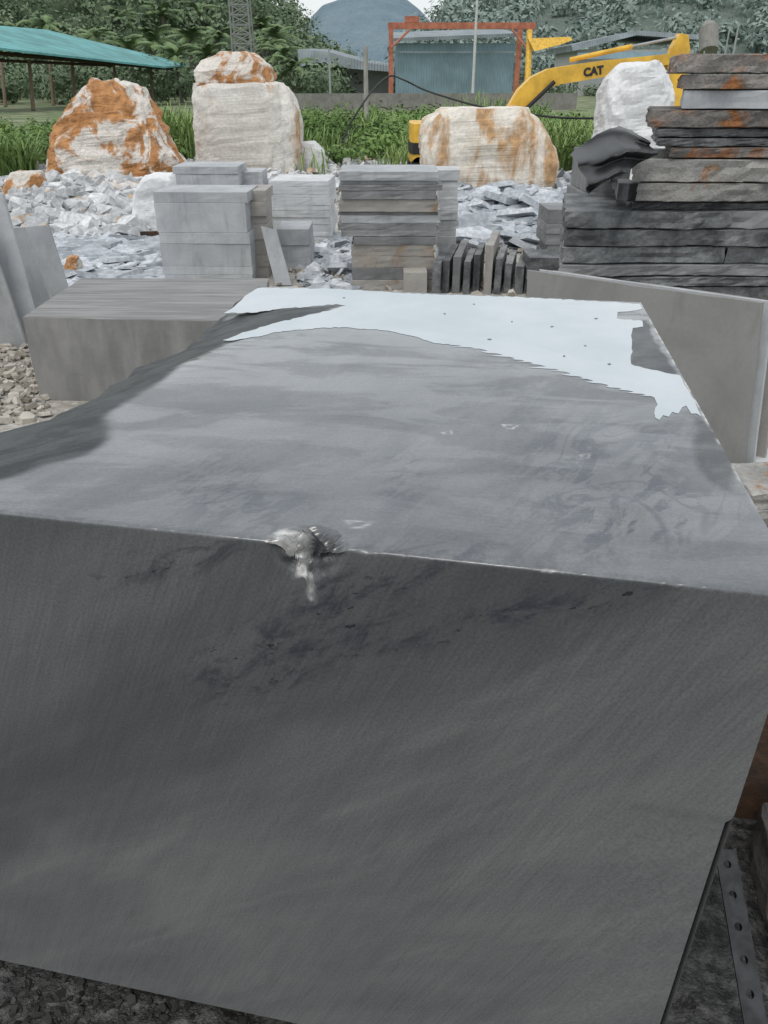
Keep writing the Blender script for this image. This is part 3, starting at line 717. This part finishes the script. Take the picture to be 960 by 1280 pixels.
def hill(name,ridge,T,tn,mat,seed=0,rough=.04,**meta):
    us=np.linspace(ridge[0][0],ridge[-1][0],90); vs=np.interp(us,[r[0] for r in ridge],[r[1] for r in ridge])
    rows=26; V=[];F=[]
    for i,(u,v) in enumerate(zip(us,vs)):
        top=W(u,v,T)
        for j in range(rows):
            s=j/(rows-7); t=tn+(T-tn)*s
            prof=math.sin(min(s,1)*math.pi/2)**1.2 if s<=1 else max(0,1-(s-1)*1.3)
            p=CAM+D(u,v)*t; z=max(0,top.z)*prof
            z*=1+rough*noise.fractal(Vector((p.x/T*9,t/T*9,seed)),1,2,4)
            V.append((p.x,p.y,z-.5))
    for i in range(len(us)-1):
        for j in range(rows-1): F.append((i*rows+j,(i+1)*rows+j,(i+1)*rows+j+1,i*rows+j+1))
    mk(name,V,F,mat,kind='structure',local=False,smooth=True)
    return np.array(V).reshape(len(us),rows,3)
def hillmat(name,a,b,sc):
    m=NT(name); P=m.pos(); m.setp('Base Color',m.mix(m.ramp(m.noise(P,sc,6,.7),.35,.65),a,b)); m.setp('Roughness',.95); m.setp('Specular IOR Level',.05)
    m.bump(m.noise(P,sc*2,6,.75),1,1/sc*.5); return m.m
hl=hill('hill',[(-260,-95),(-100,-80),(60,-55),(180,-40),(300,-20),(350,8),(380,40),(410,75),(450,97)],150,80,hillmat('forest_floor',(.07,.11,.06),(.14,.18,.11),.3),1)
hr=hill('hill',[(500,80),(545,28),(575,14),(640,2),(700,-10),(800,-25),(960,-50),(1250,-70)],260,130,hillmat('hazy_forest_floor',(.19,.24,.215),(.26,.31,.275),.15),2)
hill('mountain',[(340,90),(375,45),(390,24),(403,10),(425,2),(455,-4),(485,-6),(508,2),(524,14),(537,28),(560,60),(590,90)],1100,700,hillmat('blue_haze_rock',(.25,.35,.42),(.32,.42,.48),.02),3,rough=.05)  # aerial haze painted as a bluish base colour, no volume
def scatter(Vg,n,seed,jmax=20):
    r=np.random.default_rng(seed); out=[]
    for _ in range(n):
        i=r.uniform(0,Vg.shape[0]-1.01); j=r.uniform(0,jmax); a=int(i);b=int(j)
        out.append(Vg[a,b]*(1-(i-a))*(1-(j-b))+Vg[a+1,b]*(i-a)*(1-(j-b))+Vg[a,b+1]*(1-(i-a))*(j-b)+Vg[a+1,b+1]*(i-a)*(j-b))
    return np.array(out)
pts=scatter(hl,520,3); r_=np.random.default_rng(1)
rad=r_.uniform(.9,3.4,len(pts)); pts[:,2]+=rad*.8
leafcloud('forest',pts,rad,110,.36,M['leaf_far'],seed=1,kind='stuff',label="dense green forest on the hillside")
pts=scatter(hr,480,4); rad=r_.uniform(2.2,5.5,len(pts)); pts[:,2]+=rad*.6
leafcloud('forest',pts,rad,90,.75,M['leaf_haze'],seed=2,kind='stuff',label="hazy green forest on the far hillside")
cen=[];rad=[]
for _ in range(240):
    t=random.uniform(60,95); u=random.uniform(-80,420); p=W(u,99,t); rr=random.uniform(.6,2.3)
    cen.append((p.x,p.y,rr*.6+random.uniform(0,1.2))); rad.append(rr)
for _ in range(100):
    t=random.uniform(85,120); u=random.uniform(400,1000); p=W(u,99,t); rr=random.uniform(.7,1.9)
    cen.append((p.x,p.y,rr*.6)); rad.append(rr)
leafcloud('bushes',cen,rad,110,.26,M['leaf_far'],seed=3,kind='stuff',label="belt of green bushes behind the yard")
cen=[];rad=[]
for _ in range(560):
    y=random.uniform(17.5,36); u=random.uniform(365,790); p=Yp(u,150,y); rr=random.uniform(.18,.5)*(.7+y/50)
    if 500<u<720 and y<19.5: continue
    if noise.noise(Vector((p.x*.35,y*.25,7)))<-.05: continue
    cen.append((p.x,y,rr*.55+random.uniform(0,.25))); rad.append(rr)
for _ in range(130):
    y=random.uniform(19,34); u=random.uniform(-40,240); p=Yp(u,150,y); rr=random.uniform(.25,.55)
    cen.append((p.x,y,rr*.6)); rad.append(rr)
leafcloud('undergrowth',cen,rad,120,.08,M['leaf_near'],seed=4,kind='stuff',label="low leafy weeds and undergrowth")
def blades(name,regs,mat,seed=0,**meta):
    r=np.random.default_rng(seed); V=[];F=[]
    for (u0,u1,y0,y1,n,h0,h1,w) in regs:
        for _ in range(n):
            u=r.uniform(u0,u1); y=r.uniform(y0,y1); p=Yp(u,150,y); x=p.x
            dens=noise.noise(Vector((x*.6,y*.6,4)))
            if dens<-.08: continue
            h=r.uniform(h0,h1)*(.75+.6*max(0,dens)); a=r.uniform(0,6.28); lean_=r.uniform(.15,.8)*h
            dx,dy=math.cos(a)*lean_,math.sin(a)*lean_; b=len(V); px,py=-math.sin(a)*w,math.cos(a)*w
            for f,ww in ((0,1),(.5,.9),(.85,.5)):
                zz_=h*(f*1.15-.2*f*f); q=f**2
                V.append((x+dx*q-px*ww,y+dy*q-py*ww,zz_)); V.append((x+dx*q+px*ww,y+dy*q+py*ww,zz_))
            V.append((x+dx*1.35,y+dy*1.35,h*.78))
            F.append((b,b+1,b+3,b+2)); F.append((b+2,b+3,b+5,b+4)); F.append((b+4,b+5,b+6))
    return mk(name,V,F,mat,kind='stuff',**meta)
blades('grass',[(365,780,17.5,34,5200,.25,.8,.017),(150,240,19,25,2200,.6,1.55,.02),(-30,32,16.5,19,1000,.5,1.2,.02),(650,770,18,24,2200,.6,1.3,.02),(560,680,26,36,800,.8,1.6,.025),(455,520,22,28,800,.6,1.2,.022)],M['grass'],3,label="tall green grass and weeds")
def palm(loc,h,fr,n=16,seed=0):
    r=random.Random(seed); e=empty('palm_tree',loc,label="green palm tree with drooping fronds at the hill foot",cat="tree",group="palm trees")
    V_,F_=tube([Vector(loc)+Vector((math.sin(k*.5+seed)*.08,0,h*k/6)) for k in range(7)],h*.035+.05,8,h*.018+.04)
    mk('trunk',V_,F_,M['bark'],parent=e)
    V=[];F=[]; top=Vector(loc)+Vector((0,0,h))
    for k in range(n):
        a=k*2.4+r.uniform(-.2,.2); el=r.uniform(.0,1.25); L=fr*r.uniform(.75,1.1)
        dirh=Vector((math.cos(a),math.sin(a),0)); side=Vector((-dirh.y,dirh.x,0)); pts=[]
        for j in range(9):
            f=j/8; pts.append(top+dirh*(L*f*math.cos(el*(1-f*.3)))+Vector((0,0,L*(math.sin(el)*f-.55*f*f))))
        for j in range(8):
            for q in range(3):
                p=pts[j].lerp(pts[j+1],q/3); dd=(pts[j+1]-pts[j]).normalized(); wl=fr*.26*(1-abs(j/8-.4))
                for sg in (-1,1):
                    b=len(V); tip=p+side*sg*wl+dd*wl*.6-Vector((0,0,wl*.45))
                    V+=[p,p+dd*fr*.04,tip]; F.append((b,b+1,b+2))
    mk('crown',V,F,M['palm'],parent=e)
pal=[(165,88,70,4.0,3.0),(195,80,75,5,3.2),(222,88,66,3.4,2.8),(240,70,82,5.5,3.2),(262,84,80,4,3.2),(352,78,70,3.6,2.6),(366,85,66,2.6,2.4),(340,70,85,5,2.6),(120,60,88,6,3),(60,40,100,8,3.4),(20,50,95,7,3.2),(205,42,100,9,3.4),(150,38,105,9,3.5),(250,40,108,10,3.4),(275,62,88,6,3),(90,50,110,8.5,3.3),(330,52,90,7,3.2),(345,62,88,6,3)]
for i,(u,v,t,h,f) in enumerate(pal):
    p=W(u,v,t); palm((p.x,p.y,max(0,p.z-h)),h,f,seed=i)

# ---------- buildings
e=empty('open_shed',W(60,128,52)*1,label="open shed with teal corrugated roof on thin posts",cat="shed")
Rf=[W(-120,22,46),W(58,37,56),W(236,80,66),W(205,83,58),W(-120,46,40)]
mk('roof',*extr(Rf,(0,0,-.12)),M['teal'],parent=e)
mk('truss',*merge([tube([W(-120,56,43),W(215,86,62)],.12),tube([W(-120,70,43),W(140,82,57)],.09)]+[tube([W(u,51+(u+120)*.105,42+(u+120)*.05),W(u+25,62+(u+120)*.075,44+(u+120)*.05)],.06) for u in range(-100,120,30)]),M['rustmetal'],parent=e)
for u,vb,t in ((35,130,50),(88,124,54),(140,120,58),(185,118,61),(0,124,57),(60,120,60)):
    b=W(u+5,vb,t); b.z=0; tp=W(u-3,75,t)
    mk('post',*tube([b,Vector((b.x-.2,tp.y,tp.z if tp.z>2 else 3))],.14,8,.11),M['wood'],parent=e)
TT=79
p=W(304,60,TT); parts=[]; hw=1.05; H_=W(304,-60,TT).z
for sx_ in (-1,1):
    for sy in (-1,1): parts.append(tube([(p.x+sx_*hw,p.y+sy*hw,0),(p.x+sx_*hw*.8,p.y+sy*hw*.8,H_)],.09,6))
for k in range(16):
    z0=H_*k/16; z1=H_*(k+1)/16; f0=hw*(1-.2*k/16); f1=hw*(1-.2*(k+1)/16)
    for sy in (-1,1):
        parts.append(tube([(p.x-f0,p.y+sy*f0,z0),(p.x+f1,p.y+sy*f1,z1)],.045,5)); parts.append(tube([(p.x+f0,p.y+sy*f0,z0),(p.x-f1,p.y+sy*f1,z1)],.045,5)); parts.append(tube([(p.x-f0,p.y+sy*f0,z0),(p.x+f0,p.y+sy*f0,z0)],.05,5))
mk('lattice_tower',*merge(parts),plain('weathered_steel',(.24,.25,.24),.7),label="steel lattice tower on the forested hill",cat="tower")
T=78
def bx(u0,u1,v0,vb,t,dep,zb=0):
    a=W(u0,v0,t); b=W(u1,v0,t); return boxdata((a.x,a.y,zb),(b.x-a.x,0,0),(0,dep,0),(0,0,a.z-zb))
e=empty('factory_building',(W(570,99,T).x,W(570,99,T).y,0),label="blue-grey corrugated factory building with low roof",cat="building")
mk('wall',*bx(495,644,54,0,T,14),M['bluewall'],parent=e)
a=W(492,52,T-.8);b=W(648,46,T-.8)
mk('roof',*boxdata((a.x,a.y,a.z),(b.x-a.x,0,b.z-a.z),(0,15.5,1.2),(0,0,.3)),M['greyroof'],parent=e)
a=W(493,66,T-.05);b=W(646,66,T-.05)
mk('wall_rail',*boxdata((a.x,a.y,a.z),(b.x-a.x,0,0),(0,.04,0),(0,0,.12)),M['greyroof'],parent=e)
e=empty('gantry_frame',(W(575,99,70).x,W(575,99,70).y,0),label="red steel gantry frame standing before a factory",cat="gantry")
tg=70
def gp(u,v,t=tg): return W(u,v,t)
mk('beam',*bx(485,670,28,0,tg,.5,gp(485,36).z),M['red'],parent=e)
for u in (489,664,651):
    a=gp(u,36); mk('column',*boxdata((a.x-.22,a.y+.05,0),(.42,0,0),(0,.45,0),(0,0,a.z-.02)),M['red'],parent=e)
for pp in ((gp(489,60),gp(512,37)),(gp(660,62),gp(640,37))): mk('brace',*tube(pp,.10),M['red'],parent=e)
mk('hoist',*bx(506,524,20,0,tg-.1,.4,gp(506,27.6).z),M['red'],parent=e)
e=empty('crane',(W(672,99,68).x,W(672,99,68).y,0),label="yellow crane arm beside the red gantry",cat="crane")
mk('mast',*tube([Vector((W(661,99,68).x,W(661,99,68).y,0)),W(662,38,68)],.3,8,.25),M['yellow'],parent=e)
mk('jib',*extr([gp(660,48,67.5),gp(712,46,67.5),gp(716,50,67.5),gp(700,56,67.5),gp(668,64,67.5)],(0,.5,0)),M['yellow'],parent=e)
e=empty('warehouse',(W(790,99,95).x,W(790,99,95).y,0),label="grey warehouse with dark pitched roof",cat="building")
mk('wall',*bx(722,868,62,0,95,14),M['whitewall'],parent=e)
P1=[W(714,56,93.5),W(796,38,93.5),W(880,44,93.5),W(880,50,93.5),W(796,44,93.5),W(716,64,93.5)]
mk('roof',*extr(P1,(0,17,0)),M['greyroof'],parent=e)
mk('band',*extr([W(722,66,93.8),W(850,64,93.8),W(850,72,93.8),W(722,74,93.8)],(0,.2,0)),M['bluewall'],parent=e)
e=empty('warehouse',(W(425,99,85).x,W(425,99,85).y,0),label="long low warehouse with grey roof and pale wall",cat="building")
mk('wall',*bx(398,492,82,0,88,12),M['whitewall'],parent=e)
mk('roof',*extr([W(372,62,84),W(408,64,84),W(458,78,84),W(492,84,84),W(492,90,84),W(440,86,84),W(396,78,84),W(374,84,84)],(0,12,.5)),M['greyroof'],parent=e)
e=empty('water_tank',(W(886,99,80).x,W(886,99,80).y,0),label="pale cylindrical water tank on a steel stand",cat="tank")
c=W(886,64,80); c2=W(886,36,80); c3_=W(886,26,80)
mk('tank',*merge([tube([c,c2],.95,18),tube([c2,c3_],.95,18,.25)]),M['concrete'],parent=e)
for dx,dy in ((-.7,-.7),(.7,-.7),(.7,.7),(-.7,.7)):
    mk('leg',*tube([(c.x+dx,c.y+dy,0),(c.x+dx,c.y+dy,c.z)],.08,6),M['steel'],parent=e)
for (u,vt,t,r,lab,mt,nm) in ((457,58,24,.085,"old concrete post carrying a black cable","concrete",'post'),(598,-30,60,.12,"tall slim white metal pole",'whitewall','pole'),(924,28,70,.10,"slim grey metal pole beside a tank",'steel','pole'),(411,60,60,.10,"slim pale pole before a warehouse",'steel','pole'),(912,36,72,.08,"slim grey metal pole beside a tank",'steel','pole')):
    tp=W(u,vt,t); mk(nm,*tube([(tp.x,tp.y,0),(tp.x,tp.y,tp.z*.5),tuple(tp)],r,10,r*.8),M[mt],label=lab,cat='pole')
a=G(345,139,0);b=G(720,137,0); z=Yp(500,117,a.y).z
mk('boundary_wall',*boxdata(a,(b.x-a.x,b.y-a.y,0),(0,.25,0),(0,0,z)),M['concrete'],label="low grey concrete boundary wall behind weeds",cat='wall')

# ---------- excavator
TE=15.6; ye=W(600,180,TE).y
def ep(u,v,dy=0): q=Yp(u,v,ye); q.y+=dy; return q
e=empty('excavator',(ep(590,200).x,ye,0),label="yellow excavator with raised boom behind a boulder",cat="excavator")
boomp=[(628,150),(635,132),(647,112),(662,97),(684,86),(715,81),(760,75),(800,71),(838,67),(846,70),(846,79),(832,81),(800,86),(760,95),(730,100),(700,105),(680,111),(668,122),(655,138),(645,152)]
mk('boom',*extr([ep(u,v,-.18) for u,v in boomp],(0,.36,0)),M['yellow'],parent=e)
mk('stick',*extr([ep(u,v,-.12) for u,v in [(848,42),(858,44),(860,62),(857,80),(846,160),(830,200),(822,196),(834,120),(832,82),(838,60)]],(0,.24,0)),M['yellow'],parent=e)
mk('hydraulic_cylinder',*tube([ep(712,75,0),ep(790,58,0)],.045,10),M['yellow'],parent=e)
mk('piston_rod',*tube([ep(788,58.4,0),ep(850,46,0)],.025,8),M['steel'],parent=e)
mk('hydraulic_cylinder',*tube([ep(640,150,-.26),ep(690,102,-.26)],.04,10),M['black'],parent=e)
hx0,hx1=ep(512,175).x,ep(650,175).x; zt_=ep(520,153).z
ol=[(hx0+.06,ye-.6),(hx1-.2,ye-.6),(hx1,ye-.4),(hx1,ye+.9),(hx1-.2,ye+1),(hx0+.06,ye+1),(hx0,ye+.7),(hx0,ye-.3)]
zb_=ep(520,200).z
mk('body',*extr([(x,y,zb_) for x,y in ol],(0,0,zt_-zb_)),M['yellow'],parent=e)
zc=ep(520,190).z; zd=ep(520,176).z
mk('warning_band',*extr([(x+(-.012 if x<hx0+1 else .012),y+(-.012 if y<ye else .012),zc) for x,y in ol],(0,0,zd-zc)),M['black'],parent=e)
for sy in (-.6,.55):
    tk=[(hx0+.1+.2*math.cos(a)+(hx1-hx0-.3 if math.cos(a)>=0 else .1),ye+sy,.22+.21*math.sin(a)) for a in np.linspace(0,2*math.pi,21)[:-1]]
    mk('track',*extr(tk,(0,.4,0)),M['black'],parent=e)
bk=[(826,196),(850,198),(846,222),(828,236),(808,226),(812,216)]
mk('bucket',*extr([ep(u,v,-.4) for u,v in bk],(0,.8,0)),M['rustmetal'],parent=e)
cu=bpy.data.curves.new('t','FONT'); cu.body='CAT'; cu.size=.19; cu.extrude=.004; cu.offset=.010; cu.align_x='CENTER'; cu.align_y='CENTER'
to=bpy.data.objects.new('t',cu); scene.collection.objects.link(to); bpy.context.view_layer.update()
dg=bpy.context.evaluated_depsgraph_get(); tm=bpy.data.meshes.new_from_object(to.evaluated_get(dg)); bpy.data.objects.remove(to)
lt=bpy.data.objects.new('lettering',tm); scene.collection.objects.link(lt); tm.materials.clear(); tm.materials.append(M['black'])
lt.parent=e; q=ep(739,89.5,-.188); lt.matrix_world=Matrix.Translation(q)@Matrix.Rotation(math.radians(8),4,'Y').inverted()@Matrix.Rotation(math.pi/2,4,'X')
lt.location=q-Vector(e.location)

pts=[(457,150,24),(440,165,22),(428,178,20),(436,158,20),(452,132,20),(470,108,20.5),(488,95,21),(505,100,21),(530,112,21),(560,122,20),(600,133,19),(650,141,18),(700,147,17),(762,148,16)]
P3=[W(*p) for p in pts]; sm=[]
for i in range(len(P3)-1):
    p0,p1_,p2_,p3=P3[max(i-1,0)],P3[i],P3[i+1],P3[min(i+2,len(P3)-1)]
    for k in range(5):
        t=k/5; sm.append(.5*((2*p1_)+(p2_-p0)*t+(2*p0-5*p1_+4*p2_-p3)*t*t+(3*p1_-p0-3*p2_+p3)*t**3))
mk('cable',*tube(sm+[P3[-1]],.025,6),M['black'],label="sagging black power cable between posts",cat="cable")

# tarpaulin
y=4.92; R=44;K=64;V=[];F=[]
for i in range(R):
    f=i/(R-1)
    for k in range(K):
        g=k/(K-1); u=724+g*82
        topv=float(np.interp(g,[0,.2,.4,.6,.8,1],[198,186,171,163,160,166])); v=topv+(float(np.interp(g,[0,.3,.6,1],[236,222,206,192]))-topv)*f
        p=Yp(u,v,y); fold=.045*math.sin(g*9-f*13+1.5*noise.noise(Vector((g*2,f*2,0))))+.025*noise.fractal(Vector((g*4,f*4,2)),1,2,2)
        p.y+=fold-.22*math.sin(f*math.pi*.5)+.25*(1-f)**3; V.append(p)
for i in range(R-1):
    for k in range(K-1): F.append((i*K+k,(i+1)*K+k,(i+1)*K+k+1,i*K+k+1))
tp=mk('tarpaulin',V,F,M['tarp'],smooth=True,label="crumpled black tarpaulin bundled beside the slab stack",cat="tarpaulin")
stack(745,800,0,240,.5,6,['slab_grey'],"grey slab in a stack below the tarpaulin","slabs below the tarpaulin",y=5.9,ztop=Yp(770,190,5.9).z)
a=G(160,296,.05);b=G(215,294,.05)
mk('steel_rail',*boxdata(a,(b-a),(0,.06,0),(0,0,.05)),M['rustmetal'],label="rusty steel rail lying among rubble",cat="rail")

# ---------- bottom right
def perf(P0,P1,w,n,th):
    P0,P1=Vector(P0),Vector(P1); X=(P1-P0); L=X.length; X.normalize(); N=Vector((0,0,1)); Yv=N.cross(X).normalized(); N=X.cross(Yv)
    cl=L/n; V=[];F=[]
    for c in range(n):
        cx=(c+.5)*cl; base=len(V)
        sq=[(1,0),(1,1),(0,1),(-1,1),(-1,0),(-1,-1),(0,-1),(1,-1)]
        for lev in (0,th):
            for a,b in sq: V.append(P0+X*(cx+a*cl/2)+Yv*(b*w/2)+N*lev)
            for k in range(16):
                an=2*math.pi*k/16; V.append(P0+X*(cx+math.cos(an)*w*.2)+Yv*(math.sin(an)*w*.2)+N*lev)
        for lv,o in ((0,base),(1,base+24)):
            for k in range(8):
                k2=(k+1)%8; a,b=o+k,o+k2; h0=o+8+2*k; h1=o+8+(2*k+1)%16; h2=o+8+(2*k+2)%16
                F.append((a,b,h2,h1,h0) if lv else (b,a,h0,h1,h2))
        for k in range(16):
            k2=(k+1)%16; F.append((base+8+k,base+8+k2,base+32+k2,base+32+k))
        for k in (1,2,5,6): F.append((base+k,base+k+1,base+24+k+1,base+24+k))
    return V,F
e=empty('perforated_steel_strip',G(905,1180,.0),label="black perforated steel angle lying beside the block",cat="steel strip")
p0=G(905,1062,.30); p1=G(948,1310,.12)
mk('web',*perf(p0,p1,.042,6,.005),M['darksteel'],parent=e)
sd_=Vector((.022,0.003,0))
mk('flange',*boxdata(p0+sd_,(p1-p0),(.005,0,0),(0,0,-.05)),M['darksteel'],parent=e)
V_,F_=slabdata((.93,1.42,0),(1,-.19,0),(.19,1,0),(0,0,1),[(0,0),(.5,0),(.5,.06),(0,.06)],.62,.004)
mk('rusty_steel_plate',V_,F_,M['rustmetal'],label="dark rusty steel plate standing beside the block",cat="steel plate")
V_,F_=slabdata((.86,.98,0),(1,-.1,0),(.1,1,0),(0,0,1),[(0,0),(.8,0),(.8,.36),(.06,.36)],.16,.012)
mk('concrete_lump',V_,F_,M['wetconcrete'],label="worn concrete lump on the ground by the block",cat="concrete block")
bpy.context.view_layer.update()
